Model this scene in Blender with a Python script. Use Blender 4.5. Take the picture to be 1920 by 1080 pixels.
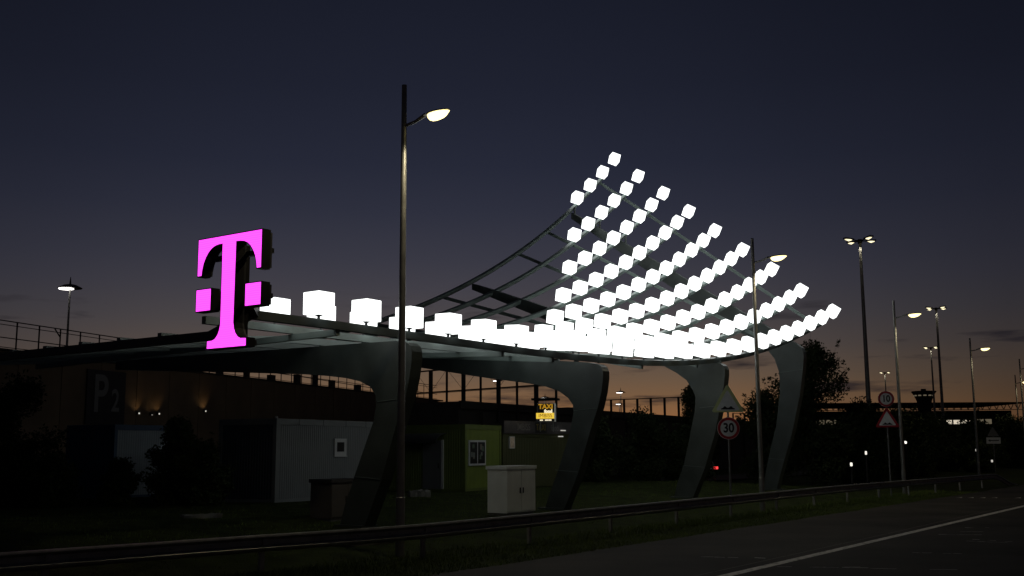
import bpy, bmesh, math, random
from mathutils import Vector, Matrix
R = math.radians
for o in list(bpy.data.objects): bpy.data.objects.remove(o, do_unlink=True)
sc = bpy.context.scene
COL = sc.collection

# ------------------------------------------------------------------ camera
FPX, CAMH = 2020.0, 2.3
pitch, roll = math.atan2(303, FPX), 0.0056
fwd = Vector((0, math.cos(pitch), math.sin(pitch)))
up0 = Vector((0, -math.sin(pitch), math.cos(pitch)))
rt0 = Vector((1, 0, 0))
rt = rt0 * math.cos(roll) - up0 * math.sin(roll)
up = up0 * math.cos(roll) + rt0 * math.sin(roll)
cam = bpy.data.cameras.new('camera'); camo = bpy.data.objects.new('camera', cam); COL.objects.link(camo)
m = Matrix.Identity(4)
for i in range(3):
    m[i][0] = rt[i]; m[i][1] = up[i]; m[i][2] = -fwd[i]
m[2][3] = CAMH
camo.matrix_world = m
cam.sensor_width = 36; cam.lens = FPX / 1920 * 36; cam.clip_start = .1; cam.clip_end = 6000
sc.camera = camo
sc.render.resolution_x = 1024; sc.render.resolution_y = 576

# ------------------------------------------------------------------ view
sc.render.engine = 'CYCLES'
sc.view_settings.view_transform = 'Standard'; sc.view_settings.look = 'None'
sc.view_settings.exposure = 0; sc.view_settings.gamma = 1
sc.cycles.use_light_tree = True

def lin(c):
    return tuple(((x / 255) / 12.92 if x / 255 < .04045 else ((x / 255 + .055) / 1.055) ** 2.4) for x in c)

# ------------------------------------------------------------------ sky after sunset
wd = bpy.data.worlds.new('World'); sc.world = wd; wd.use_nodes = True
N = wd.node_tree.nodes; L = wd.node_tree.links
for n in list(N): N.remove(n)
out = N.new('ShaderNodeOutputWorld'); bg = N.new('ShaderNodeBackground'); L.new(bg.outputs[0], out.inputs[0])
tc = N.new('ShaderNodeTexCoord'); sep = N.new('ShaderNodeSeparateXYZ'); L.new(tc.outputs['Generated'], sep.inputs[0])
def ramp(stops, src, interp='LINEAR'):
    r = N.new('ShaderNodeValToRGB'); e = r.color_ramp; e.interpolation = interp
    while len(e.elements) > 1: e.elements.remove(e.elements[-1])
    e.elements[0].position = stops[0][0]; e.elements[0].color = (*stops[0][1], 1)
    for p, c in stops[1:]:
        q = e.elements.new(p); q.color = (*c, 1)
    L.new(src, r.inputs[0]); return r
sky = [(-1, (120, 80, 54)), (0, (168, 106, 62)), (1.5, (142, 97, 62)), (2.4, (124, 92, 64)), (3.7, (106, 86, 69)), (5.2, (88, 77, 71)), (6.8, (75, 70, 72)),
       (8.5, (65, 63, 71)), (10, (57, 57, 68)), (12.5, (46, 48, 62)), (15, (38, 41, 56)), (19, (31, 34, 48)), (23.5, (26, 29, 42)), (35, (20, 23, 35)), (60, (15, 18, 28)), (90, (13, 16, 26))]
elr = ramp([(max(0, math.sin(R(a))), lin(c)) for a, c in sky[1:]], sep.outputs[2])
# falloff away from the sunset azimuth
flat = N.new('ShaderNodeVectorMath'); flat.operation = 'MULTIPLY'; flat.inputs[1].default_value = (1, 1, 0)
L.new(tc.outputs['Generated'], flat.inputs[0])
nrm = N.new('ShaderNodeVectorMath'); nrm.operation = 'NORMALIZE'; L.new(flat.outputs[0], nrm.inputs[0])
dot = N.new('ShaderNodeVectorMath'); dot.operation = 'DOT_PRODUCT'; dot.inputs[1].default_value = (math.sin(R(-4)), math.cos(R(-4)), 0)
L.new(nrm.outputs[0], dot.inputs[0])
mr = N.new('ShaderNodeMapRange'); mr.inputs[1].default_value = -1; mr.inputs[2].default_value = 1
L.new(dot.outputs['Value'], mr.inputs[0])
def gy(x): return (x, x, x)
azl = ramp([(0, (.15, .19, .29)), (.5, (.17, .20, .27)), (.85, (.26, .28, .33)), (.937, (.36, .39, .46)), (.957, (.52, .56, .63)), (.971, (.70, .73, .79)), (.987, gy(.95)), (1, gy(1))], mr.outputs[0])
azh = ramp([(0, gy(.36)), (.5, gy(.4)), (.85, gy(.48)), (.937, gy(.58)), (.971, gy(.74)), (.987, gy(.88)), (1, gy(.98))], mr.outputs[0])
ezr = N.new('ShaderNodeMapRange'); ezr.inputs[1].default_value = .05; ezr.inputs[2].default_value = .26; L.new(sep.outputs[2], ezr.inputs[0])
azr = N.new('ShaderNodeMix'); azr.data_type = 'RGBA'; L.new(ezr.outputs[0], azr.inputs[0]); L.new(azl.outputs[0], azr.inputs[6]); L.new(azh.outputs[0], azr.inputs[7])
mul = N.new('ShaderNodeMix'); mul.data_type = 'RGBA'; mul.blend_type = 'MULTIPLY'; mul.inputs[0].default_value = 1
L.new(elr.outputs[0], mul.inputs[6]); L.new(azr.outputs[2], mul.inputs[7])
# thin dark evening clouds low down
cm = N.new('ShaderNodeMapping'); cm.inputs['Scale'].default_value = (3.2, 3.2, 26); cm.inputs['Location'].default_value = (2.3, .4, 1.7)
L.new(tc.outputs['Generated'], cm.inputs[0])
nz = N.new('ShaderNodeTexNoise'); nz.inputs['Scale'].default_value = 2.1; nz.inputs['Detail'].default_value = 6; nz.inputs['Roughness'].default_value = .55
L.new(cm.outputs[0], nz.inputs['Vector'])
cr = ramp([(.0, gy(0)), (.56, gy(0)), (.66, gy(1)), (1, gy(1))], nz.outputs[0])
band = ramp([(0, gy(.3)), (.02, gy(1)), (.11, gy(1)), (.15, gy(0)), (1, gy(0))], sep.outputs[2])
cmul = N.new('ShaderNodeMath'); cmul.operation = 'MULTIPLY'; L.new(cr.outputs[0], cmul.inputs[0]); L.new(band.outputs[0], cmul.inputs[1])
cms = N.new('ShaderNodeMath'); cms.operation = 'MULTIPLY'; cms.inputs[1].default_value = .82; L.new(cmul.outputs[0], cms.inputs[0])
cmix = N.new('ShaderNodeMix'); cmix.data_type = 'RGBA'
L.new(cms.outputs[0], cmix.inputs[0]); L.new(mul.outputs[2], cmix.inputs[6]); cmix.inputs[7].default_value = (*lin((32, 29, 34)), 1)
L.new(cmix.outputs[2], bg.inputs[0]); bg.inputs[1].default_value = 1.0

# ------------------------------------------------------------------ helpers
TH = R(35.3)
U = Vector((math.sin(TH), math.cos(TH), 0)); V = Vector((-math.cos(TH), math.sin(TH), 0)); Z = Vector((0, 0, 1))
def P(s, w, z=0): return U * s + V * w + Z * z
def sm(a, b, x):
    t = min(1, max(0, (x - a) / (b - a))); return t * t * (3 - 2 * t)
def gz(p):
    s, w = p.dot(U), p.dot(V)
    h = .30 * sm(14.2, 19, w) + .30 * sm(19, 26, w)
    return h * (1 - .8 * sm(52, 62, s))

MATS = {}
def mat(name, col, rough=.6, metal=0, var=.25, scale=6, emit=None, estr=0, bump=0, bscale=40, spec=.5):
    if name in MATS: return MATS[name]
    M = bpy.data.materials.new(name); M.use_nodes = True
    n = M.node_tree.nodes; l = M.node_tree.links; b = n['Principled BSDF']
    b.inputs['Roughness'].default_value = rough; b.inputs['Metallic'].default_value = metal
    b.inputs['Specular IOR Level'].default_value = spec
    t = n.new('ShaderNodeTexCoord')
    if var:
        x = n.new('ShaderNodeTexNoise'); x.inputs['Scale'].default_value = scale; x.inputs['Detail'].default_value = 5
        l.new(t.outputs['Object'], x.inputs['Vector'])
        r = n.new('ShaderNodeValToRGB')
        r.color_ramp.elements[0].position = .3; r.color_ramp.elements[1].position = .7
        r.color_ramp.elements[0].color = (*[c * (1 - var) for c in col], 1); r.color_ramp.elements[1].color = (*[min(1, c * (1 + var)) for c in col], 1)
        l.new(x.outputs[0], r.inputs[0]); l.new(r.outputs[0], b.inputs['Base Color'])
        rr = n.new('ShaderNodeMapRange'); rr.inputs[3].default_value = max(0, rough - .1); rr.inputs[4].default_value = min(1, rough + .1)
        l.new(x.outputs[0], rr.inputs[0]); l.new(rr.outputs[0], b.inputs['Roughness'])
    else:
        b.inputs['Base Color'].default_value = (*col, 1)
    if bump:
        y = n.new('ShaderNodeTexNoise'); y.inputs['Scale'].default_value = bscale; y.inputs['Detail'].default_value = 4
        l.new(t.outputs['Object'], y.inputs['Vector'])
        bp = n.new('ShaderNodeBump'); bp.inputs['Strength'].default_value = bump; bp.inputs['Distance'].default_value = .02
        l.new(y.outputs[0], bp.inputs['Height']); l.new(bp.outputs[0], b.inputs['Normal'])
    if emit:
        b.inputs['Emission Color'].default_value = (*emit, 1); b.inputs['Emission Strength'].default_value = estr
    MATS[name] = M; return M

class MB:
    def __init__(s): s.v = []; s.f = []
    def add(s, vs, fs):
        b = len(s.v); s.v += [Vector(x) for x in vs]; s.f += [tuple(i + b for i in f) for f in fs]; return s
    def box(s, a, b):
        (x0, y0, z0), (x1, y1, z1) = a, b
        return s.add([(x0, y0, z0), (x1, y0, z0), (x1, y1, z0), (x0, y1, z0), (x0, y0, z1), (x1, y0, z1), (x1, y1, z1), (x0, y1, z1)],
                     [(0, 3, 2, 1), (4, 5, 6, 7), (0, 1, 5, 4), (1, 2, 6, 5), (2, 3, 7, 6), (3, 0, 4, 7)])
    def obox(s, c, X, Y, Zv):          # oriented box, half vectors
        c = Vector(c)
        vs = [c + X * a + Y * b + Zv * d for d in (-1, 1) for a, b in ((-1, -1), (1, -1), (1, 1), (-1, 1))]
        return s.add(vs, [(0, 3, 2, 1), (4, 5, 6, 7), (0, 1, 5, 4), (1, 2, 6, 5), (2, 3, 7, 6), (3, 0, 4, 7)])
    def bar(s, a, b, wd, ht, upv=Z):
        a, b = Vector(a), Vector(b); d = b - a; X = d.normalized(); Y = upv.cross(X)
        if Y.length < 1e-4: Y = Vector((1, 0, 0)).cross(X)
        Y.normalize(); Zv = X.cross(Y)
        return s.obox((a + b) / 2, d / 2, Y * wd / 2, Zv * ht / 2)
    def tube(s, pts, rad, n=10, cap=True):
        pts = [Vector(p) for p in pts]
        if not isinstance(rad, (list, tuple)): rad = [rad] * len(pts)
        b = len(s.v); ref = None
        for i, p in enumerate(pts):
            d = (pts[min(i + 1, len(pts) - 1)] - pts[max(i - 1, 0)]).normalized()
            if ref is None: ref = Vector((1, 0, 0)) if abs(d.x) < .9 else Vector((0, 1, 0))
            a = (ref - d * ref.dot(d)).normalized(); c = d.cross(a); ref = a
            s.v += [p + (a * math.cos(2 * math.pi * k / n) + c * math.sin(2 * math.pi * k / n)) * rad[i] for k in range(n)]
        for i in range(len(pts) - 1):
            for k in range(n):
                q = b + i * n; s.f.append((q + k, q + (k + 1) % n, q + n + (k + 1) % n, q + n + k))
        if cap:
            s.f.append(tuple(b + k for k in reversed(range(n)))); e = b + (len(pts) - 1) * n; s.f.append(tuple(e + k for k in range(n)))
        return s
    def lathe(s, prof, c=(0, 0, 0), n=16):
        c = Vector(c); b = len(s.v)
        for r, z in prof: s.v += [c + Vector((r * math.cos(2 * math.pi * k / n), r * math.sin(2 * math.pi * k / n), z)) for k in range(n)]
        for i in range(len(prof) - 1):
            for k in range(n):
                q = b + i * n; s.f.append((q + k, q + (k + 1) % n, q + n + (k + 1) % n, q + n + k))
        s.f.append(tuple(b + k for k in reversed(range(n)))); e = b + (len(prof) - 1) * n; s.f.append(tuple(e + k for k in range(n)))
        return s
    def prism(s, poly, f, t0, t1):     # poly of 2-D points, f(a,b,t)->Vector
        n = len(poly); vs = [f(a, b, t0) for a, b in poly] + [f(a, b, t1) for a, b in poly]
        return s.add(vs, [tuple(range(n))[::-1], tuple(range(n, 2 * n))] + [(i, (i + 1) % n, n + (i + 1) % n, n + i) for i in range(n)])
    def mesh(s, name):
        me = bpy.data.meshes.new(name); me.from_pydata([tuple(x) for x in s.v], [], s.f); me.update()
        bm = bmesh.new(); bm.from_mesh(me); bmesh.ops.recalc_face_normals(bm, faces=bm.faces); bm.to_mesh(me); bm.free(); return me
    def build(s, name, material, parent=None, smooth=False, raw=False):
        if raw:
            me = bpy.data.meshes.new(name); me.from_pydata([tuple(x) for x in s.v], [], s.f); me.update()
        else: me = s.mesh(name)
        return obj(name, me, material, parent, smooth)
def obj(name, me, material, parent=None, smooth=False):
    o = bpy.data.objects.new(name, me); COL.objects.link(o)
    if material and not me.materials: me.materials.append(material)
    if smooth:
        me.polygons.foreach_set('use_smooth', [True] * len(me.polygons))
        try: me.set_sharp_from_angle(angle=R(40))
        except Exception: pass
    if parent: o.parent = parent
    return o
def tag(o, label=None, cat=None, group=None, kind=None):
    if label: o['label'] = label
    if cat: o['category'] = cat
    if group: o['group'] = group
    if kind: o['kind'] = kind
    return o
def empty(name, loc=(0, 0, 0), rz=0):
    o = bpy.data.objects.new(name, None); COL.objects.link(o); o.location = loc; o.rotation_euler = (0, 0, rz); o.empty_display_size = .3; return o
def copy_tree(o, parent=None):
    c = o.copy(); COL.objects.link(c); c.parent = parent
    for ch in list(o.children): copy_tree(ch, c)
    return c
def text_mesh(body, size, ext=.004, bold=.0, sx=1):
    cu = bpy.data.curves.new('lettering', 'FONT'); cu.body = body; cu.size = size; cu.extrude = ext; cu.offset = bold
    cu.align_x = 'CENTER'; cu.align_y = 'CENTER'
    t = bpy.data.objects.new('lettering', cu); COL.objects.link(t)
    bpy.context.view_layer.update()
    me = bpy.data.meshes.new_from_object(t.evaluated_get(bpy.context.evaluated_depsgraph_get()))
    bpy.data.objects.remove(t, do_unlink=True)
    for v in me.vertices: v.co.x *= sx
    me.materials.clear(); return me
# text built in the local x/z plane facing -y
def put_text(name, body, size, loc, material, parent, bold=0, sx=1, rot=(R(90), 0, 0)):
    me = text_mesh(body, size, .004, bold, sx); o = obj(name, me, material, parent); o.location = loc; o.rotation_euler = rot; return o
ORD = ['first', 'second', 'third', 'fourth', 'fifth', 'sixth', 'seventh', 'eighth', 'ninth', 'tenth', 'eleventh', 'twelfth', 'thirteenth', 'fourteenth', 'fifteenth',
       'sixteenth', 'seventeenth', 'eighteenth', 'nineteenth', 'twentieth', 'twenty-first', 'twenty-second', 'twenty-third', 'twenty-fourth', 'twenty-fifth']

# ------------------------------------------------------------------ materials
M_steel = mat('galvanised_steel', (.22, .225, .22), .45, .6, .2, 9)
M_pole = mat('lamp_pole_steel', (.28, .28, .26), .42, .5, .15, 5)
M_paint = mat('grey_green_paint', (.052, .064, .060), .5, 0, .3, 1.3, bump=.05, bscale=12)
M_paint_lit = mat('cube_lit_grey_green_paint', (.17, .215, .2), .45, 0, .14, 1.3)  # same paint as the frames, with the cube lamps' light put into the colour
M_black = mat('black_metal', (.012, .012, .013), .5, 0, .2)
M_cube = mat('lit_acrylic', (.8, .8, .8), .4, 0, 0, emit=(.96, 1, .985), estr=2.0)
M_case = mat('dark_sign_case', (.008, .007, .007), .6, 0, .2, 4, spec=.15)
M_white = mat('white_enamel', (.84, .86, .84), .45, 0, .06, 8)
M_red = mat('sign_red', (.42, .02, .03), .45, 0, .08)
M_signblack = mat('sign_black', (.012, .012, .012), .5, 0, 0)
M_lime = mat('lime_sheeting', (.7, .76, .36), .5, 0, .08)
M_glass = mat('dark_glass', (.012, .014, .015), .35, 0, 0, spec=.25)
M_frame = mat('window_frame', (.42, .43, .43), .5, 0, .08)
M_grass = mat('grass_ground', (.026, .034, .011), .95, 0, .45, 1.8, bump=.6, bscale=9, spec=.03)
M_blade = mat('grass_blade', (.12, .165, .04), .8, 0, .4, .7, spec=.1)
M_bark = mat('bark', (.05, .038, .028), .9, 0, .3, 8, bump=.5, bscale=14)
M_leaf = mat('leaf', (.045, .062, .022), .7, 0, .45, .9, spec=.12)
M_leaf2 = mat('leaf_dark', (.03, .042, .017), .7, 0, .45, .9, spec=.1)

# asphalt with patches and cracks
def asphalt():
    M = bpy.data.materials.new('asphalt'); M.use_nodes = True; n = M.node_tree.nodes; l = M.node_tree.links; b = n['Principled BSDF']
    t = n.new('ShaderNodeTexCoord')
    a = n.new('ShaderNodeTexNoise'); a.inputs['Scale'].default_value = .35; a.inputs['Detail'].default_value = 6; l.new(t.outputs['Object'], a.inputs['Vector'])
    g = n.new('ShaderNodeTexNoise'); g.inputs['Scale'].default_value = 55; g.inputs['Detail'].default_value = 2; l.new(t.outputs['Object'], g.inputs['Vector'])
    r = n.new('ShaderNodeValToRGB'); r.color_ramp.elements[0].position = .3; r.color_ramp.elements[1].position = .72
    r.color_ramp.elements[0].color = (.017, .015, .013, 1); r.color_ramp.elements[1].color = (.056, .050, .043, 1); l.new(a.outputs[0], r.inputs[0])
    mx = n.new('ShaderNodeMix'); mx.data_type = 'RGBA'; mx.blend_type = 'OVERLAY'; mx.inputs[0].default_value = .55
    l.new(r.outputs[0], mx.inputs[6]); l.new(g.outputs[0], mx.inputs[7]); l.new(mx.outputs[2], b.inputs['Base Color'])
    b.inputs['Roughness'].default_value = .85; b.inputs['Specular IOR Level'].default_value = .15
    bp = n.new('ShaderNodeBump'); bp.inputs['Strength'].default_value = .35; bp.inputs['Distance'].default_value = .01; l.new(g.outputs[0], bp.inputs['Height']); l.new(bp.outputs[0], b.inputs['Normal'])
    return M
M_asph = asphalt()
def wornpaint():
    M = bpy.data.materials.new('road_paint'); M.use_nodes = True; n = M.node_tree.nodes; l = M.node_tree.links; b = n['Principled BSDF']
    t = n.new('ShaderNodeTexCoord'); a = n.new('ShaderNodeTexNoise'); a.inputs['Scale'].default_value = 7; a.inputs['Detail'].default_value = 7; l.new(t.outputs['Object'], a.inputs['Vector'])
    r = n.new('ShaderNodeValToRGB'); r.color_ramp.elements[0].position = .36; r.color_ramp.elements[1].position = .5
    r.color_ramp.elements[0].color = (.22, .21, .2, 1); r.color_ramp.elements[1].color = (.66, .64, .6, 1); l.new(a.outputs[0], r.inputs[0]); l.new(r.outputs[0], b.inputs['Base Color'])
    b.inputs['Roughness'].default_value = .7; return M
M_paintline = wornpaint()

# ------------------------------------------------------------------ ground
def frange(a, b, n): return [a + (b - a) * i / (n - 1) for i in range(n)]
ss = [-1500, -600, -200, -80, -30, -10] + frange(-4, 90, 60) + [100, 120, 150, 200, 300, 500, 900, 2000, 4000]
ww = [-2000, -600, -150, -40, -14] + frange(0, 14, 6) + frange(14.6, 27, 26) + [30, 36, 45, 60, 90, 150, 300, 700, 1500, 4000]
g = MB(); rnd = random.Random(3)
for s_ in ss:
    for w_ in ww:
        p = P(s_, w_); z = gz(p)
        if w_ > 14.6 and -20 < s_ < 90 and w_ < 46: z += rnd.uniform(-.03, .03)
        g.v.append(p + Z * (z if w_ > 13 else 0))
nw = len(ww)
for i in range(len(ss) - 1):
    for j in range(nw - 1): g.f.append((i * nw + j, i * nw + j + 1, (i + 1) * nw + j + 1, (i + 1) * nw + j))
tag(g.build('ground', M_grass, smooth=True), kind='structure')
def sheet(name, quads, material, z, parent=None):
    q = MB()
    for pts in quads: q.add([P(a, b, z) for a, b in pts], [tuple(range(len(pts)))])
    return q.build(name, material, parent)
edge = [(s_, 13.1 + .05 * math.sin(s_ * .9) + .04 * math.sin(s_ * 2.3 + 1)) for s_ in frange(-60, 160, 221)]
rq = [[(edge[i][0], -13), (edge[i + 1][0], -13), edge[i + 1], edge[i]] for i in range(len(edge) - 1)] + [[(160, -13), (420, -13), (420, 13.1), (160, 13.1)]]
road = tag(sheet('road', rq, M_asph, .006), kind='structure')
sheet('edge_line', [[(-60, 8.40), (400, 8.40), (400, 8.62), (-60, 8.62)]], M_paintline, .010, road)
M_seam = mat('tar_seam', (.10, .09, .08), .7, 0, .4, 3)
for k in range(12):
    a = 12 + k * 3.6
    sheet('seam', [[(a, 8.92 + .02 * math.sin(k)), (a + 3.55, 8.93 + .02 * math.sin(k + 1)), (a + 3.55, 8.955 + .02 * math.sin(k + 1)), (a, 8.945 + .02 * math.sin(k))]], M_seam, .010, road)
rnd = random.Random(11)
for (s0, w0, s1, w1) in ((21.6, 10.4, 22.1, 9.1), (20.6, 8.3, 21.4, 6.9), (20.9, 7.7, 21.9, 5.2), (24.9, 6.9, 25.2, 5.9), (29.3, 6.6, 29.0, 5.6), (28.6, 6.6, 28.7, 5.4), (31.6, 7.6, 32.0, 6.9), (30.4, 7.7, 30.9, 6.7), (33.3, 7.7, 33.7, 7.1)):
    n_ = 5
    for i in range(n_):
        if rnd.random() < .18: continue
        t0, t1 = i / n_, (i + .9) / n_; j0, j1 = rnd.uniform(-.05, .05), rnd.uniform(-.05, .05); h = rnd.uniform(.02, .055)
        a = (s0 + (s1 - s0) * t0 + j0, w0 + (w1 - w0) * t0); b = (s0 + (s1 - s0) * t1 + j1, w0 + (w1 - w0) * t1)
        sheet('road_scratch', [[a, b, (b[0] + h, b[1]), (a[0] + h, a[1])]], M_paintline, .010, road)
for k in range(6):       # worn chevrons on the speed bump
    b0 = 12.45 - k * .46
    if k == 4: continue
    sheet('bump_marking', [[(52.5 + k * .2, b0), (53.3 + k * .2, b0 - .12), (52.5 + k * .2, b0 - .26), (52.72 + k * .2, b0 - .13)]], M_paintline, .012, road)
for k in range(5): sheet('lane_dash', [[(34.5 + k * 12, 5.0), (40.5 + k * 12, 5.0), (40.5 + k * 12, 5.14), (34.5 + k * 12, 5.14)]], M_paintline, .010, road)
sr = MB()
for a, b in ((60, 90), (90, 150)):
    sr.add([P(a, 31, .21), P(b, 31, .21), P(b, 37, .21), P(a, 37, .21)], [(0, 1, 2, 3)])
tag(sr.build('service_road', M_asph), kind='structure')

# grass blades along the verge
gr = MB(); rnd = random.Random(5)
for k in range(60000):
    s_ = 8 + 52 * rnd.random() ** 1.5
    w_ = rnd.choice((rnd.uniform(13.05, 15.6), rnd.uniform(13.05, 15.6), rnd.uniform(15.6, 27)))
    p = P(s_, w_); h = rnd.uniform(.05, .15) * (1.2 if 14.5 < w_ < 15.6 else .8); a = rnd.uniform(0, 6.28); wd_ = .009
    b = Vector((math.cos(a), math.sin(a), 0)); p.z = gz(p) - .03; tip = p + Vector((rnd.uniform(-.07, .07), rnd.uniform(-.07, .07), h))
    n0 = len(gr.v); gr.v += [p - b * wd_, p + b * wd_, tip]; gr.f.append((n0, n0 + 1, n0 + 2))
tag(gr.build('verge_grass', M_blade, raw=True), 'short rough grass on the verge behind the road', 'grass', kind='stuff')

# ------------------------------------------------------------------ canopy surface
CZ = [-0.005140644925986455, -0.2572167090048794, -0.36406111378795386, 0.9696406965070009, 2.184438892450844, 1.274066803968005, 5.906210640584099]
CG = [0.04975300760227016, -0.031079593609821887, 0.14552104576969202, 0.4549852625473016, 0.23138076842844094]
def pv(c, x):
    r = 0
    for k in c: r = r * x + k
    return r
W9 = 18.3; CUBE = .53
def zc(s): return pv(CZ, (s - 36) / 20)
def gc(s): return pv(CG, (max(s, 19) - 36) / 20)
def surf(s, w): return P(s, w, zc(s) + gc(s) * (w - W9) - .27 * (1 - sm(16.5, 20.5, s)) * sm(20.0, 21.2, w))
def frame(s, w):
    T = (surf(s + .05, w) - surf(s - .05, w)).normalized(); C2 = (surf(s, w + .05) - surf(s, w - .05)).normalized()
    Nn = T.cross(C2).normalized(); return T, Nn.cross(T), Nn
canopy = empty('canopy', P(35, 20, .35))
tag(canopy, 'grey-green steel canopy of swept beams on four curved legs beside the road', 'canopy')
def cb(mb, name, material=M_paint, smooth=False):
    inv = canopy.location
    mb.v = [x - inv for x in mb.v]; return mb.build(name, material, canopy, smooth)
rowW = [W9 + (9 - j) * 1.6 for j in range(1, 10)]          # rows 1..9, 9 = nearest the road
OFF = CUBE / 2 + .10
def sweep(w, s0, s1, n, wd_, ht, off):
    q = MB()
    for i in range(n + 1):
        s_ = s0 + (s1 - s0) * i / n; T, B, Nn = frame(s_, w); c = surf(s_, w) - Nn * (off + ht / 2)
        q.v += [c + B * a * wd_ / 2 + Nn * b * ht / 2 for a, b in ((-1, -1), (1, -1), (1, 1), (-1, 1))]
    for i in range(n):
        for k in range(4): q.f.append((4 * i + k, 4 * i + (k + 1) % 4, 4 * i + 4 + (k + 1) % 4, 4 * i + 4 + k))
    q.f += [(3, 2, 1, 0), (4 * n, 4 * n + 1, 4 * n + 2, 4 * n + 3)]
    return q
for j, w in enumerate(rowW):
    edgeb = j == 8
    o = cb(sweep(w, 15.9, 54.0, 48, .16 if edgeb else .15, .2 if edgeb else .18, OFF), 'purlin', M_paint if edgeb else M_paint_lit)
    if edgeb: o['label'] = 'edge beam nearest the road'
# end beam on the near side with the purlin stubs
cb(MB().bar(P(15.8, 18.2, zc(16) - .465), P(15.8, 19.5, 4.87), .16, .2), 'end_beam'); cb(MB().bar(P(15.8, 19.5, 4.87), P(15.8, 31.3, 4.87), .16, .2), 'end_beam')
for k in range(9):
    w = 20.1 + 1.33 * k; cb(MB().box((-.06, -.06, -.04), (.06, .06, .04)), 'beam_stub').location = P(15.8, w, 5.01) - canopy.location
for s_ in (18.6, 25.4, 28.1, 34.0, 38.6, 44.7, 47.4, 53.0):
    T, B, Nn = frame(s_, 24)
    a = surf(s_, 18.3) - frame(s_, 18.3)[2] * (OFF + .26); b = surf(s_, 31.2) - frame(s_, 31.2)[2] * (OFF + .26)
    cb(MB().bar(a, b, .12, .15), 'cross_rib', M_paint_lit)
FR = [(21.0, 5.09, .008,
       [(30.6, -.26), (25.76, -.5), (22.36, -.69), (21.07, -.80), (20.31, -.89), (19.82, -.99), (19.44, -1.15), (19.26, -1.38)], [(19.24, 3.46), (19.32, 3.05), (19.51, 2.64), (19.96, 1.65), (20.3, .85), (20.55, .1)]),
      (30.6, 5.11, .095,
       [(30.6, -.26), (25.8, -.5), (22.73, -.72), (21.12, -.8), (20.35, -.86), (19.76, -1.0), (19.4, -1.2), (19.21, -1.42)], [(19.19, 3.53), (19.33, 2.87), (19.81, 1.64), (20.25, .67), (20.45, .1)]),
      (40.2, 5.72, .355,
       [(30.8, -.3), (25.8, -.62), (22.6, -.8), (20.86, -.83), (20.2, -.95), (19.73, -1.12), (19.44, -1.47)], [(19.35, 4.36), (19.42, 3.72), (19.69, 2.65), (19.96, 1.68), (20.3, .85), (20.5, .1)]),
      (49.8, 7.08, .645,
       [(31.2, -.36), (26, -.8), (22.4, -1.05), (20.6, -1.1), (19.99, -1.18), (19.73, -1.36), (19.54, -1.85)], [(19.51, 5.6), (19.54, 4.84), (19.8, 3.32), (20.2, 2.0), (20.4, 1.2), (20.6, .1)])]
OUT0 = [(19.72, .1), (19.45, .65), (19.02, 1.56), (18.56, 2.86), (18.24, 3.65), (18.1, 4.15)]
for i, (s_, zk, g_, arm, leg) in enumerate(FR):
    d = zk - 5.1
    outer = [(a, b if b < 2.9 else b + d * sm(2.6, 4.2, b)) for a, b in OUT0] + [(18.03, 4.6 + d), (18.03, 4.82 + d), (18.09, 4.97 + d), (18.22, 5.06 + d)]
    if i == 3: outer = [(19.95, .1), (19.75, .8), (19.44, 1.75), (19.01, 3.0), (18.54, 4.8), (18.33, 6.1), (18.28, 6.55), (18.3, 6.85), (18.38, 7.04)]
    top = [(w, zk + g_ * (w - 18.4) + .02) for w in (18.6, 20, 22, 24, 26, 28, 30)] + [(arm[0][0], zk + g_ * (arm[0][0] - 18.4))]
    inner = [(w, zk + g_ * (w - 18.4) + dz) for w, dz in arm] + leg
    poly = outer + top + inner
    q = MB().prism(poly, lambda a, b, t: P(t, a, b), s_, s_ + .42)
    o = cb(q, 'support_frame')
    seams = [((18.34, 6.0), (19.5, 5.9)), ((19.46, 1.75), (20.26, 1.82))] if i == 3 else [((18.27, 3.62 + d * .6), (19.2, 3.56 + d * .6)), ((19.04, 1.56), (19.95, 1.62))]
    for (wa, za), (wb, zb_) in seams:
        cb(MB().bar(P(s_ - .004, wa + .02, za), P(s_ - .004, wb - .02, zb_), .012, .035, U), 'weld_seam', M_paint_lit)
    for dw in (-.35, -.12, .12, .35):
        cb(MB().lathe([(.03, 0), (.03, .05), (.012, .06)], n=6), 'anchor_bolt', M_steel).location = P(s_ - .06, 20.1 + dw, gz(P(s_, 20.1)) + .06) - canopy.location
    # base plate and saddle brackets
    cb(MB().obox(P(s_ + .21, 20.1, gz(P(s_, 20.1)) + .03), U * .3, V * .5, Z * .03), 'base_plate', M_paint)
    for w in rowW:
        zt = zk + g_ * (w - 18.4); zb = surf(s_ + .2, w).z
        c = P(s_ + .21, w, zt + .02); pt = surf(s_ + .21, w) - frame(s_ + .2, w)[2] * (OFF + .15)
        if c.z + .04 < pt.z < c.z + .45 and w < arm[0][0] + .3: cb(MB().bar(c, P(s_ + .21, w, pt.z), .07, .1, U), 'saddle_bracket', M_paint)

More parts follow.
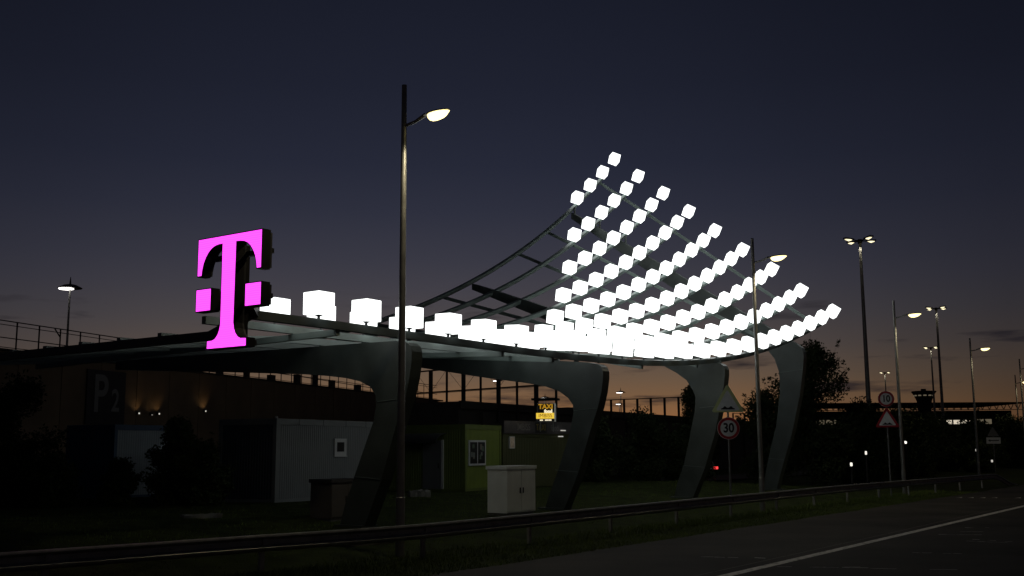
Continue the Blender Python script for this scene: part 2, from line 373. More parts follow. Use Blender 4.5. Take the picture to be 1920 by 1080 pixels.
# ------------------------------------------------------------------ cube lamps
def cube_mesh():
    bm = bmesh.new(); bmesh.ops.create_cube(bm, size=CUBE)
    bmesh.ops.bevel(bm, geom=bm.edges[:], offset=.014, segments=1, affect='EDGES')
    me = bpy.data.meshes.new('cube_shade'); bm.to_mesh(me); bm.free(); return me
CM = cube_mesh(); CM.materials.append(M_cube)
q = MB().lathe([(.035, -CUBE / 2 - .105), (.035, -CUBE / 2 - .035), (.12, -CUBE / 2 - .004)], n=8); SM = q.mesh('mounting_stalk'); SM.materials.append(M_black)
r9 = [54.35, 52.66, 50.98, 49.36, 47.82, 46.32, 44.83, 43.33, 41.82, 40.26, 38.75, 37.17, 35.59, 34.03, 32.46, 30.87, 29.26, 27.65, 26.06, 24.44, 22.83, 21.21, 19.58, 17.95]
spec = [(4, 54.58, 1.42), (6, 54.53, 1.43), (8, 54.55, 1.46), (10, 54.48, 1.474), (12, 54.37, 1.485), (14, 54.34, 1.508), (18, 54.38, 1.528), (24, 54.22, 1.573)]
rowname = ['backmost row', 'second row from the back', 'third row from the back', 'fourth row from the back', 'middle row of nine', 'fourth row from the road', 'third row from the road', 'second row from the road', 'row nearest the road']
for j in range(9):
    sl = r9 if j == 8 else [spec[j][1] - spec[j][2] * i for i in range(spec[j][0])]
    for i, s_ in enumerate(sl):
        T, B, Nn = frame(s_, rowW[j]); c = surf(s_, rowW[j])
        e = empty('cube_lamp', c); e.matrix_world = Matrix(((T.x, B.x, Nn.x, c.x), (T.y, B.y, Nn.y, c.y), (T.z, B.z, Nn.z, c.z), (0, 0, 0, 1)))
        tag(e, 'glowing white cube lamp, %s from the far tip of the %s' % (ORD[i], rowname[j]), 'lamp', 'white cube lamps on the canopy')
        obj('cube_shade', CM, None, e); obj('mounting_stalk', SM, None, e)

# ------------------------------------------------------------------ letter sign
def led():
    M = bpy.data.materials.new('magenta_led'); M.use_nodes = True; n = M.node_tree.nodes; l = M.node_tree.links; b = n['Principled BSDF']
    b.inputs['Base Color'].default_value = (.3, .02, .2, 1); b.inputs['Roughness'].default_value = .5
    t = n.new('ShaderNodeTexCoord'); w = n.new('ShaderNodeTexWave'); w.bands_direction = 'Z'; w.inputs['Scale'].default_value = 7; w.inputs['Distortion'].default_value = 2.2; w.inputs['Detail'].default_value = 1
    l.new(t.outputs['Object'], w.inputs['Vector'])
    r = n.new('ShaderNodeValToRGB'); r.color_ramp.elements[0].color = (1, .052, .86, 1); r.color_ramp.elements[1].color = (1, .072, 1, 1); l.new(w.outputs[0], r.inputs[0])
    l.new(r.outputs[0], b.inputs['Emission Color']); b.inputs['Emission Strength'].default_value = 1.95
    return M
M_led = led()
TS = 14.3; TC = 17.18
half = [(.96, 6.665), (.96, 5.905), (.85, 5.905), (.835, 6.02), (.795, 6.16), (.73, 6.28), (.65, 6.38), (.55, 6.455), (.44, 6.5), (.33, 6.515), (.2, 6.52), (.195, 5.75), (.19, 4.86), (.215, 4.74), (.265, 4.635), (.34, 4.56), (.42, 4.525), (.58, 4.518), (.585, 4.37)]
tpoly = [(TC + a, b) for a, b in half] + [(TC - a, b) for a, b in reversed(half)]
sqs = [[(17.715, 5.165), (18.155, 5.165), (18.155, 5.605), (17.715, 5.605)], [(16.205, 5.165), (16.645, 5.165), (16.645, 5.605), (16.205, 5.605)]]
sign = empty('letter_sign', P(TS + .3, TC, 4.37)); tag(sign, 'glowing magenta letter T with two squares at the near end of the canopy', 'sign')
def grow(poly, d):
    n = len(poly); A = sum(poly[i][0] * poly[(i + 1) % n][1] - poly[(i + 1) % n][0] * poly[i][1] for i in range(n)); sg = 1 if A > 0 else -1; res = []
    for i in range(n):
        a, b, c = Vector(poly[i - 1]), Vector(poly[i]), Vector(poly[(i + 1) % n]); e1 = (b - a).normalized(); e2 = (c - b).normalized()
        n1 = Vector((e1.y, -e1.x)) * sg; n2 = Vector((e2.y, -e2.x)) * sg; k = (n1 + n2); k /= max(.5, k.dot(n1)); res.append((b.x + k.x * d, b.y + k.y * d))
    return res
def sb(mb, name, material):
    mb.v = [x - sign.location for x in mb.v]; return mb.build(name, material, sign)
for nm, poly in (('letter', tpoly), ('square', sqs[0]), ('square', sqs[1])):
    c = sb(MB().prism(grow(poly, .022), lambda a, b, t: P(t, a, b), TS, TS + .22), nm + '_case', M_case)
    sb(MB().prism(grow(poly, -.02), lambda a, b, t: P(t, a, b), TS + .22, TS + .3), nm + '_back', M_black)
    sb(MB().prism(poly, lambda a, b, t: P(t, a, b), TS - .006, TS + .01), nm + '_face', M_led)
sb(MB().bar(P(TS + .42, TC, 4.5), P(TS + .42, TC, 6.5), .16, .12, U), 'mast', M_case)
for z in (5.38, 6.3): sb(MB().bar(P(TS + .36, 16.3, z), P(TS + .36, 18.06, z), .1, .1), 'cross_bar', M_case)
sb(MB().bar(P(TS + .42, 17.5, 5.3), P(15.75, 18.3, 5.3), .16, .2), 'bracket_arm', M_case)
sb(MB().bar(P(TS + .42, 17.0, 5.3), P(16.0, 18.28, 5.3), .14, .16), 'bracket_arm', M_case)
sb(MB().obox(P(TS + .45, 17.6, 5.05), U * .08, V * .12, Z * .1), 'control_box', M_black)

# ------------------------------------------------------------------ street lamps
M_lens = mat('lit_lens_warm', (.8, .75, .6), .3, 0, 0, emit=(1, .82, .36), estr=2.7)
M_lens2 = mat('lit_lens_white', (.8, .8, .75), .3, 0, 0, emit=(1, .88, .55), estr=1.6)
roadlamp_mesh = {}
def street_lamp(x, y, label, power=260, top=10.0):
    z = gz(Vector((x, y, 0))); e = empty('street_lamp', (x, y, z)); H = 10.0
    e.scale = (1, 1, (top - z) / 10.0)
    tag(e, label, 'street lamp', 'tall street lamps behind the guardrail')
    if 'pole' not in roadlamp_mesh:
        roadlamp_mesh['pole'] = MB().tube([(0, 0, -.1), (0, 0, .02), (0, 0, 1.2), (0, 0, 1.21), (0, 0, H)], [.1, .1, .098, .088, .058], 14).mesh('pole')
        d = -V
        roadlamp_mesh['arm'] = MB().tube([d * .05 + Z * (H - .92), d * .34 + Z * (H - .88), d * .62 + Z * (H - .78)], [.035, .035, .045], 8).add([], []).mesh('arm')
        b = MB(); n = 20
        prof = [(.0, .02), (.12, .06), (.26, .10), (.40, .115), (.55, .105), (.68, .075), (.78, .03)]
        nd = (d * .985 + Z * .03).normalized(); sd = V.cross(Z); nu = nd.cross(sd); nu = nu if nu.z > 0 else -nu
        o0 = d * .5 + Z * (H - .80)
        def leaf(mb, prof, zt, zb):
            m_ = len(prof)
            vs = []
            for t, wv in prof:
                for k in range(8):
                    a = math.pi * 2 * k / 8; vs.append(o0 + nd * t + sd * (wv * math.cos(a)) + nu * (zt * math.sin(a) * (wv / .115) if math.sin(a) > 0 else zb * math.sin(a) * (wv / .115)))
            fs = []
            for i in range(m_ - 1):
                for k in range(8): fs.append((i * 8 + k, i * 8 + (k + 1) % 8, i * 8 + 8 + (k + 1) % 8, i * 8 + 8 + k))
            fs += [tuple(reversed(range(8))), tuple(range((m_ - 1) * 8, m_ * 8))]
            return mb.add(vs, fs)
        roadlamp_mesh['head'] = leaf(MB(), prof, .06, .03).mesh('luminaire')
        lens = [(.20, .03), (.25, .09), (.34, .125), (.46, .135), (.58, .12), (.68, .085), (.80, .015)]
        o0 = o0 - nu * .03
        roadlamp_mesh['lens'] = leaf(MB(), lens, .05, .13).mesh('lens')
        roadlamp_mesh['cap'] = MB().box((-.05, .085, .6), (.05, .1, .95)).mesh('service_door')
    obj('pole', roadlamp_mesh['pole'], M_pole, e, True); obj('arm', roadlamp_mesh['arm'], M_pole, e, True)
    h = obj('luminaire', roadlamp_mesh['head'], M_pole, e, True); obj('lens', roadlamp_mesh['lens'], M_lens, h, True); obj('service_door', roadlamp_mesh['cap'], M_steel, e)
    ld = bpy.data.lights.new('lamp_light', 'SPOT'); ld.energy = power; ld.color = (1, .85, .55); ld.spot_size = R(150); ld.spot_blend = .6; ld.shadow_soft_size = .12
    lo = bpy.data.objects.new('lamp_light', ld); COL.objects.link(lo); lo.parent = e; lo.location = -V * .95 + Z * (H - 1.12)
lamps = [(-2.41, 23.43, 'lit street lamp on the tall pole in front of the nearest canopy leg', 220, 10.47), (8.95, 39.41, 'lit street lamp whose pole crosses the far cubes beside the 30 sign', 220, 10.03),
         (19.16, 53.65, 'lit street lamp just right of the 10 sign', 220, 9.6), (32.7, 76.73, 'lit street lamp standing right of the control tower', 170),
         (44.93, 95.42, 'street lamp pole at the right picture edge, the nearer of two', 150), (54.45, 116.9, 'street lamp pole near the right picture edge, the farther of two', 150)]
for a in lamps: street_lamp(*a)

# tall car park masts with four heads
def mast(x, y, label, H=20):
    z = gz(Vector((x, y, 0))); e = empty('light_mast', (x, y, 0)); tag(e, label, 'light mast', 'tall car park light masts')
    MB().tube([(0, 0, 0), (0, 0, H * .5), (0, 0, H - .3)], [.24, .18, .12], 10).build('mast_pole', M_pole, e, True)
    MB().tube([(0, 0, H - .35), (0, 0, H)], [.2, .2], 10).build('hub', M_black, e)
    for k, a in enumerate((20, 110, 200, 290)):
        d = Vector((math.cos(R(a)), math.sin(R(a)), 0)); s_ = d.cross(Z)
        MB().bar(d * .1 + Z * (H - .15), d * .8 + Z * (H - .05), .08, .08).build('arm', M_black, e)
        hd = MB().obox(d * 1.15 + Z * (H - .02), d * .42 + Z * .04, s_ * .2, Z * .06).build('floodlight', M_black, e)
        b = MB(); c = d * 1.15 + Z * (H - .09); vs = [c + (d * math.cos(t) * .4 + s_ * math.sin(t) * .19) for t in [2 * math.pi * q / 12 for q in range(12)]]
        b.add(vs + [c - Z * .14], [(i, (i + 1) % 12, 12) for i in range(12)]); b.build('lens', M_lens2, hd)
    ld = bpy.data.lights.new('mast_light', 'SPOT'); ld.energy = 500; ld.color = (1, .9, .7); ld.spot_size = R(150); ld.spot_blend = .5; ld.shadow_soft_size = .4
    lo = bpy.data.objects.new('mast_light', ld); COL.objects.link(lo); lo.parent = e; lo.location = (0, 0, H - .6)
mast(29.92, 91.0, 'tallest lit four-headed light mast right of the canopy tip'); mast(54.39, 137.12, 'lit four-headed light mast above the streak of cloud')
mast(74.83, 192.21, 'lit light mast right behind the control tower'); mast(88.56, 256.46, 'smallest lit light mast rising above the 10 sign')
# roof deck lamps with conical shades
M_lens3 = mat('lit_lens_cool', (.8, .8, .8), .3, 0, 0, emit=(1, .95, .9), estr=5)
def deck_lamp(x, y, zb, zt, label, sc_=1):
    e = empty('deck_lamp', (x, y, zb)); tag(e, label, 'lamp', 'lamps with conical shades on the parking deck'); h = zt - zb
    MB().tube([(0, 0, 0), (0, 0, h)], [.07 * sc_, .045 * sc_], 8).build('pole', M_pole, e, True)
    sh = MB().lathe([(.56 * sc_, h - .1), (.58 * sc_, h - .06), (.3 * sc_, h + .13), (.05 * sc_, h + .2), (.02, h + .5 * sc_)], n=16).build('shade', M_black, e)
    MB().lathe([(.34 * sc_, h - .16), (.36 * sc_, h - .12)], c=(-.16 * sc_, -.1, 0), n=14).build('lens', M_lens3, sh)
deck_lamp(-29.5, 71.1, 6.9, 13.2, 'deck lamp with a dark conical shade at the far left', 1.35)
deck_lamp(-2.4, 176.1, 3, 13.5, 'deck lamp seen through the tall post frame under the second canopy arm', 1.5)
deck_lamp(6.1, 203.7, 3, 12, 'deck lamp just above the lit taxi food sign', 1.4)
deck_lamp(18.6, 186.0, 3, 12, 'deck lamp under the canopy between its second and third legs, the taller', 1.5)
deck_lamp(23.1, 234.6, 3, 12, 'deck lamp under the canopy between its second and third legs, the lower', 1.5)

# ------------------------------------------------------------------ guardrail
path = [(-11.6, 13.4), (-8.0, 17.21), (-6.45, 18.75), (-4.7, 20.5), (-3.45, 21.65), (-2.2, 22.95), (-.03, 25.95), (3.61, 31.21), (9.06, 38.95), (16.15, 48.89), (28.41, 64.15), (31.0, 67.4)]
pts = [Vector((*q_, 0)) for q_ in path]
def cat(i, t):
    a, b, c, d = [pts[min(max(k, 0), len(pts) - 1)] for k in (i - 1, i, i + 1, i + 2)]
    return .5 * (2 * b + (c - a) * t + (2 * a - 5 * b + 4 * c - d) * t * t + (3 * b - a - 3 * c + d) * t ** 3)
dense = [cat(i, k / 12) for i in range(len(pts) - 1) for k in range(12)] + [pts[-1]]
cum = [0]
for a, b in zip(dense, dense[1:]): cum.append(cum[-1] + (b - a).length)
def along(d):
    d = min(max(d, 0), cum[-1] - 1e-4)
    for i in range(len(cum) - 1):
        if cum[i + 1] >= d:
            t = (d - cum[i]) / (cum[i + 1] - cum[i]); return dense[i].lerp(dense[i + 1], t), (dense[i + 1] - dense[i]).normalized()
TOT = cum[-1]
rail = empty('guardrail', (0, 26, 0)); tag(rail, 'grey steel crash barrier on posts along the roadside verge', 'guardrail')
M_rail = mat('dull_galvanised', (.28, .28, .27), .5, .45, .25, 4)
prof = [(-.035, .757), (.03, .757), (.045, .735), (.05, .715), (.02, .685), (-.025, .66), (-.025, .575), (.02, .55), (.05, .52), (.045, .49), (.035, .465), (.0, .445)]
nseg = int(TOT // 4)
for k in range(nseg + 1):
    a, b = k * 4, min((k + 1) * 4 + .12, TOT)
    if b - a < .5: continue
    q = MB(); n = 8
    for i in range(n + 1):
        c, t = along(a + (b - a) * i / n); nrm_ = Vector((t.y, -t.x, 0)); off = .004 if k % 2 else 0
        last = k >= nseg - 1; dz = -.72 * sm(TOT - 5.2, TOT, a + (b - a) * i / n)
        for x_, z_ in prof: q.v.append(c + nrm_ * (x_ + off) + Z * (z_ + dz) - rail.location)
        for x_, z_ in reversed(prof): q.v.append(c + nrm_ * (x_ - .006 + off) + Z * (z_ + dz - .002) - rail.location)
    m_ = len(prof) * 2
    for i in range(n):
        for j in range(m_): q.f.append((i * m_ + j, i * m_ + (j + 1) % m_, (i + 1) * m_ + (j + 1) % m_, (i + 1) * m_ + j))
    q.build('rail_beam', M_rail, rail, True)
    c, t = along(a + 2.0); nrm_ = Vector((t.y, -t.x, 0))
    if a + 2 < TOT - 3:
        po = MB().obox(c - nrm_ * .12 + Z * .27, t * .05, nrm_ * .035, Z * .42).obox(c - nrm_ * .05 + Z * .6, t * .05, nrm_ * .06, Z * .1)
        po.v = [x - rail.location for x in po.v]; po.build('post', M_rail, rail)
        for dd in (.1, .9):
            c2, t2 = along(a + dd); n2 = Vector((t2.y, -t2.x, 0))
            bo = MB().obox(c2 - n2 * .012 + Z * .617, t2 * .018, n2 * .014, Z * .014); bo.v = [x - rail.location for x in bo.v]; bo.build('bolt', M_steel, rail)

# ------------------------------------------------------------------ road signs
def rrect(w, h, r=.0): return [(-w / 2, -h / 2), (w / 2, -h / 2), (w / 2, h / 2), (-w / 2, h / 2)]
def rtri(side, r, n=5):
    h = side * math.sqrt(3) / 2; cs = [(-side / 2, -h / 3), (side / 2, -h / 3), (0, 2 * h / 3)]; res = []
    for i, c in enumerate(cs):
        ca = Vector(c); ctr = ca * (1 - 2 * r / ca.length); a0 = math.atan2(ca.y, ca.x)
        for k in range(n): a = a0 + R(-60 + 120 * k / (n - 1)); res.append((ctr.x + r * math.cos(a), ctr.y + r * math.sin(a)))
    return res
def circ(r, n=32): return [(r * math.cos(2 * math.pi * k / n), r * math.sin(2 * math.pi * k / n)) for k in range(n)]
def plate(name, poly, z, y0, y1, material, parent): return MB().prism(poly, lambda a, b, t: Vector((a, t, b + z)), y0, y1).build(name, material, parent)
def bumpglyph(k=1): return [(x * k, y * k) for x, y in [(-.24, -.06), (.24, -.06), (.24, -.03), (.17, .0), (.13, .05), (.09, .05), (.03, .0), (-.03, .0), (-.09, .05), (-.13, .05), (-.17, .0), (-.24, -.03)]]
def road_sign(x, y, rz, label, kind):
    z = gz(Vector((x, y, 0))); e = empty('road_sign', (x, y, z), rz); tag(e, label, 'road sign', 'road signs beside the guardrail')
    H = {'30': 4.5, '10': 4.95, 'arrow': 3.6}[kind] - z
    MB().tube([(0, .06, -.1), (0, .06, H - .1)], .036, 10).build('post', M_steel, e, True)
    def limit(zc_, txt, rr):
        b = plate('speed_plate', circ(rr), zc_ - z, -.004, .012, M_white, e)
        rg = MB(); n = 32; o_, i_ = circ(rr * .97), circ(rr * .74); rg.add([(a, -.010, c_ + zc_ - z) for a, c_ in o_ + i_] + [(a, -.0035, c_ + zc_ - z) for a, c_ in o_ + i_], [])
        for k in range(n):
            k2 = (k + 1) % n; rg.f += [(k, k2, n + k2, n + k), (2 * n + k, 2 * n + k2, k2, k), (n + k, n + k2, 3 * n + k2, 3 * n + k)]
        rg.build('red_ring', M_red, b)
        put_text('number', txt, rr * 1.16, (0, -.012, zc_ - z), M_signblack, b, .012, .85)
    if kind == '30':
        limit(3.0, '30', .39)
        pl = plate('backing_plate', rtri(1.16, .05), 3.90 - z, .0, .02, M_lime, e); plate('inner_plate', rtri(.86, .04), 3.87 - z, -.010, .0, M_white, pl); plate('bump_symbol', bumpglyph(1.0), 3.72 - z, -.016, -.010, M_signblack, pl)
    elif kind == '10':
        limit(4.56, '10', .37)
        pl = plate('triangle_plate', rtri(1.12, .05), 3.56 - z, .0, .02, M_red, e); plate('inner_plate', rtri(.78, .03), 3.55 - z, -.010, .0, M_white, pl); plate('bump_symbol', bumpglyph(.9), 3.41 - z, -.016, -.010, M_signblack, pl)
    else:
        pl = plate('arrow_plate', rrect(1.05, .5), 2.8 - z, 0, .02, M_white, e)
        plate('arrow_symbol', [(-.4, 0), (-.24, .1), (-.24, .035), (.4, .035), (.4, -.035), (-.24, -.035), (-.24, -.1)], 2.8 - z, -.01, 0, M_signblack, pl)
        plate('triangle_back', rtri(.9, .05), 3.4 - z, .02, .04, M_steel, e)
road_sign(7.6, 38.26, R(-6), 'sign post with a lime-edged uneven road triangle above a 30 speed limit', '30')
road_sign(17.56, 50.89, R(-12), 'sign post with a 10 speed limit above a red-edged uneven road triangle', '10')
road_sign(38.2, 86.5, R(-16), 'small white arrow plate on a post near the far end of the guardrail', 'arrow')

# ------------------------------------------------------------------ site containers
def rot_of(ang): return R(90 - ang)
def corr(mb, L_, h0, h1, axis, pos, amp=.014, pitch=.115, outw=-1):
    # trapezoid-ribbed sheet along local x (axis 0, at y=pos) or local y (axis 1, at x=pos)
    n = int(L_ / pitch); vs = []; fs = []; xs = []
    for i in range(n):
        a = i * L_ / n; d = L_ / n; xs += [(a, 0), (a + d * .3, 0), (a + d * .45, 1), (a + d * .85, 1)]
    xs.append((L_, 0))
    for x, t in xs:
        o = pos + outw * amp * t
        for h in (h0, h1): vs.append((x, o, h) if axis == 0 else (o, x, h))
    for i in range(len(xs) - 1): fs.append((2 * i, 2 * i + 2, 2 * i + 3, 2 * i + 1))
    return mb.add(vs, fs)
def container(name, x, y, z, ang, L_, W, H, wall, endwall, frm, label, cat_='container', fascia=.2):
    e = empty(name, (x, y, z), rot_of(ang)); tag(e, label, cat_, 'site containers behind the canopy')
    f0 = .12
    corr(MB(), L_, f0, H - fascia, 0, .03, outw=-1).build('front_wall', wall, e); corr(MB(), L_, f0, H - fascia, 0, W - .03, outw=1).build('rear_wall', wall, e)
    corr(MB(), W, f0, H - fascia, 1, .03, outw=-1).build('end_wall', endwall, e); corr(MB(), W, f0, H - fascia, 1, L_ - .03, outw=1).build('end_wall', endwall, e)
    r = MB().box((-.01, -.01, H - fascia), (L_ + .01, W + .01, H)).build('roof', frm, e)
    MB().box((0.0, 0.0, 0), (L_, W, f0)).build('floor_frame', frm, e)
    for a in (0, L_ - .12):
        for b in (0, W - .12): MB().box((a - .012, b - .012, f0), (a + .132, b + .132, H - fascia)).build('corner_post', frm, e)
    return e
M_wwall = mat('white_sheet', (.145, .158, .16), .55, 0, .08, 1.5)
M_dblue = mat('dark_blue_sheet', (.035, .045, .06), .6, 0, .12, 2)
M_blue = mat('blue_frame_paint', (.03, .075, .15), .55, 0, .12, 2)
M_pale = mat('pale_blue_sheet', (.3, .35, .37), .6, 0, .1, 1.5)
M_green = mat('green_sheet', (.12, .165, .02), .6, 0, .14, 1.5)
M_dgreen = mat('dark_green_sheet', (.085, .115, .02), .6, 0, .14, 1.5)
M_olive = mat('olive_sheet', (.05, .055, .016), .65, 0, .14, 1.5)
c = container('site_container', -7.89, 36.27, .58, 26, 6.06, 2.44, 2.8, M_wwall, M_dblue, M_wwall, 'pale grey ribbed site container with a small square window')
w_ = MB().box((3.3, -.035, 1.53), (4.04, .03, 2.15)).build('window', M_frame, c); MB().box((3.44, -.041, 1.68), (3.88, -.03, 2.02)).build('pane', M_glass, w_); MB().box((3.27, -.05, 1.5), (4.07, -.02, 1.53)).build('sill', M_frame, w_)
for k in (1.2, 2.6, 4.0, 5.3): MB().box((k, -.016, 2.58), (k + .02, -.009, 2.8)).build('roof_joint', M_black, c)
MB().tube([(.06, .06, 2.8), (.06, .06, 2.87)], .045, 8).build('corner_lifting_lug', M_white, c)
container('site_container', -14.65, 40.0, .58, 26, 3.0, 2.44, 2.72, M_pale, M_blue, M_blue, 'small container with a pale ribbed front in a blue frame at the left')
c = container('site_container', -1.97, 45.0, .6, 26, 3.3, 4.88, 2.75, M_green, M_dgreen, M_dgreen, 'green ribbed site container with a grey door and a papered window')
d_ = MB().box((-.05, 1.15, .1), (.02, 2.0, 2.1)).build('door', mat('grey_door', (.10, .105, .11), .6, 0, .1, 2), c); MB().box((-.08, 1.2, .95), (-.05, 1.26, 1.15)).build('handle', M_black, d_)
MB().box((-.06, 1.02, .1), (.02, 1.1, 2.12)).build('door_post', M_frame, c)
aw = MB(); n = 8
for i in range(n + 1):
    a = math.pi / 2 * i / n
    for yy in (.85, 2.7): aw.v.append(Vector((-.02 - .95 * math.sin(a), yy, 1.98 + .42 * math.cos(a))))
for i in range(n): aw.f.append((2 * i, 2 * i + 1, 2 * i + 3, 2 * i + 2))
ao = aw.build('awning', mat('dark_awning', (.012, .014, .012), .8, 0, .2), c); sol = ao.modifiers.new('thick', 'SOLIDIFY'); sol.thickness = .03
w_ = MB().box((.28, -.04, 1.05), (1.78, .03, 2.1)).build('window', M_frame, c)
for a in (.36, 1.06): MB().box((a, -.046, 1.13), (a + .62, -.035, 2.02)).build('pane', M_glass, w_)
rnd = random.Random(2)
for k in range(9):
    a = rnd.choice((.4, 1.1)) + rnd.uniform(0, .38); b = rnd.uniform(1.18, 1.8)
    MB().box((a, -.0485 - k * .0004, b), (a + rnd.uniform(.12, .2), -.047 - k * .0004, b + rnd.uniform(.14, .22))).build('paper_notice', mat('notice_paper%d' % (k % 3), [(.16, .18, .16), (.1, .14, .1), (.19, .17, .14)][k % 3], .8, 0, .3, 20), w_)
# snack kiosk
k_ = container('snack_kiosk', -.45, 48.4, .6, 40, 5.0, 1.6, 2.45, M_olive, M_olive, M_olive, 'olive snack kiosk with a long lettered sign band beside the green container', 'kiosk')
bd = MB().box((.0, -.09, 2.42), (5.0, -.03, 2.98)).build('sign_band', mat('sign_band_grey', (.055, .05, .05), .6, 0, .3, 3), k_)
M_bt = mat('band_letter', (.14, .13, .125), .7, 0, 0); M_by = mat('band_yellow', (.22, .17, .03), .7, 0, 0)
put_text('lettering', 'IMBISS', .44, (1.35, -.095, 2.7), M_bt, bd, .005, .8)
MB().box((2.18, -.097, 2.46), (3.05, -.091, 2.95)).build('sign_panel', M_black, bd); put_text('lettering', 'TAXI', .4, (2.61, -.101, 2.7), M_by, bd, .005, .8); put_text('lettering', 'food', .4, (3.65, -.095, 2.68), M_bt, bd, .005, .8)
w_ = MB().box((.42, -.05, 1.75), (.78, .03, 2.28)).build('window', M_frame, k_)
MB().box((.46, -.056, 1.79), (.74, -.045, 2.24)).build('lit_pane', mat('lit_window', (.3, .25, .2), .5, 0, .4, 9, emit=(.9, .7, .45), estr=.035), w_)
for a, b in ((4.0, 2.58), (3.8, 2.3)): MB().tube([(a, -.2, b), (a + .35, -.2, b)], .03, 6).build('fluorescent_tube', mat('tube_light', (.8, .8, .8), .4, 0, 0, emit=(1, .95, .85), estr=.35), k_)
# lit sign box on the kiosk roof
sx = empty('light_box_sign', (1.55, 49.6, 3.55), R(-14)); tag(sx, 'small lit yellow and black taxi food sign on the kiosk roof', 'sign')
MB().box((-.43, -.08, .0), (.43, .1, .84)).build('case', M_frame, sx)
MB().box((-.41, -.088, .40), (.37, -.075, .82)).build('black_panel', M_black, sx)
MB().box((-.47, -.088, .14), (.37, -.072, .40)).build('yellow_panel', mat('lit_yellow', (.6, .4, .02), .5, 0, 0, emit=(1, .66, .07), estr=.85), sx)
MB().box((-.41, -.088, .015), (.37, -.075, .135)).build('lower_panel', M_black, sx)
put_text('lettering', 'TAXI', .30, (-.02, -.092, .68), mat('lit_amber', (.4, .25, .02), .5, 0, 0, emit=(.75, .38, .02), estr=.5), sx, .012, 1.0)
put_text('lettering', 'food', .21, (.1, -.092, .47), mat('lit_cream', (.7, .65, .5), .5, 0, 0, emit=(1, .88, .6), estr=.95), sx, .012, .95)
put_text('lettering', 'IMBISS', .235, (-.04, -.092, .27), mat('sign_brown', (.22, .12, .02), .6, 0, 0, emit=(.2, .08, .01), estr=.3), sx, .0, 1.0)
M_lc = MATS['lit_cream']
for a in (-.30, -.06, .10): MB().box((a, -.092, .045), (a + .15, -.0885, .10)).build('small_lettering', M_lc, sx)
MB().box((.385, -.085, .0), (.43, -.081, .84)).build('lit_edge', mat('lit_edge_dim', (.6, .6, .55), .5, 0, 0, emit=(.8, .8, .7), estr=.12), sx)
for a in (-.3, .3): MB().box((a - .02, -.01, -.45), (a + .02, .03, 0)).build('leg', M_steel, sx)

# ------------------------------------------------------------------ cabinets and slabs
M_cab = mat('pale_cabinet', (.72, .76, .73), .5, 0, .07, 2)
def cabinet(x, y, ang, L_, W, H, material, label, roofm):
    z = gz(Vector((x, y, 0))) - .02; e = empty('utility_cabinet', (x, y, z), rot_of(ang)); tag(e, label, 'cabinet', 'utility cabinets on the verge')
    MB().box((.03, .03, 0), (L_ - .03, W - .03, .1)).build('plinth', M_steel, e); MB().box((0, 0, .1), (L_, W, H - .1)).build('body', material, e)
    MB().box((-.04, -.04, H - .1), (L_ + .04, W + .04, H)).build('roof', roofm, e)
    for a in (0, L_ / 2):
        d = MB().box((a + .015, -.018, .14), (a + L_ / 2 - .015, .004, H - .14)).build('door', material, e)
        h = a + L_ / 2 - .1 if a == 0 else a + .06
        MB().box((h, -.035, H * .45), (h + .045, -.016, H * .45 + .17)).build('handle', M_black, d)
cabinet(-.2, 33.36, 35.3, 1.55, .72, 1.52, M_cab, 'pale grey two-door utility cabinet beside the second canopy leg', M_cab)
cabinet(-4.98, 29.99, 35.3, 1.3, .8, 1.16, mat('brown_cabinet', (.075, .066, .058), .7, 0, .15, 2), 'low brown utility cabinet half hidden by the nearest canopy leg', mat('dark_cabinet_roof', (.03, .027, .025), .7, 0, .2))
def slab(name, x, y, sx_, sy, sz, rz, label, material):
    bm = bmesh.new(); bmesh.ops.create_grid(bm, x_segments=6, y_segments=4, size=.5); bm.free()
    r = random.Random(int(x * 10)); q = MB(); nx, ny = 7, 5
    for lay in (0, 1):
        for i in range(nx):
            for j in range(ny):
                q.v.append(Vector(((i / (nx - 1) - .5) * sx_ + r.uniform(-.03, .03), (j / (ny - 1) - .5) * sy + r.uniform(-.03, .03), (sz * r.uniform(.6, 1.1) if lay else -.05))))
    b = nx * ny
    for i in range(nx - 1):
        for j in range(ny - 1):
            a = i * ny + j; q.f += [(b + a, b + a + ny, b + a + ny + 1, b + a + 1)]
    for i in range(nx - 1): q.f += [(i * ny, (i + 1) * ny, b + (i + 1) * ny, b + i * ny), (i * ny + ny - 1, b + i * ny + ny - 1, b + (i + 1) * ny + ny - 1, (i + 1) * ny + ny - 1)]
    for j in range(ny - 1): q.f += [(j, b + j, b + j + 1, j + 1), ((nx - 1) * ny + j, (nx - 1) * ny + j + 1, b + (nx - 1) * ny + j + 1, b + (nx - 1) * ny + j)]
    o = q.build(name, material); o.location = (x, y, gz(Vector((x, y, 0)))); o.rotation_euler = (0, 0, rz); return tag(o, label, 'slab')
M_conc = mat('pale_concrete', (.12, .12, .11), .9, 0, .25, 5, bump=.3, bscale=20)
slab('concrete_slab', -3.45, 40.2, .75, .5, .26, .3, 'pale broken concrete slab on the grass before the green container', M_conc)
slab('concrete_slab', -3.35, 25.0, 1.5, .35, .1, .9, 'long flat pale stone under the guardrail near the tall lamp post', M_conc)
slab('concrete_slab', -8.4, 29.6, 1.1, .25, .1, .75, 'pale kerb stone on the dark grass at the left', M_conc)

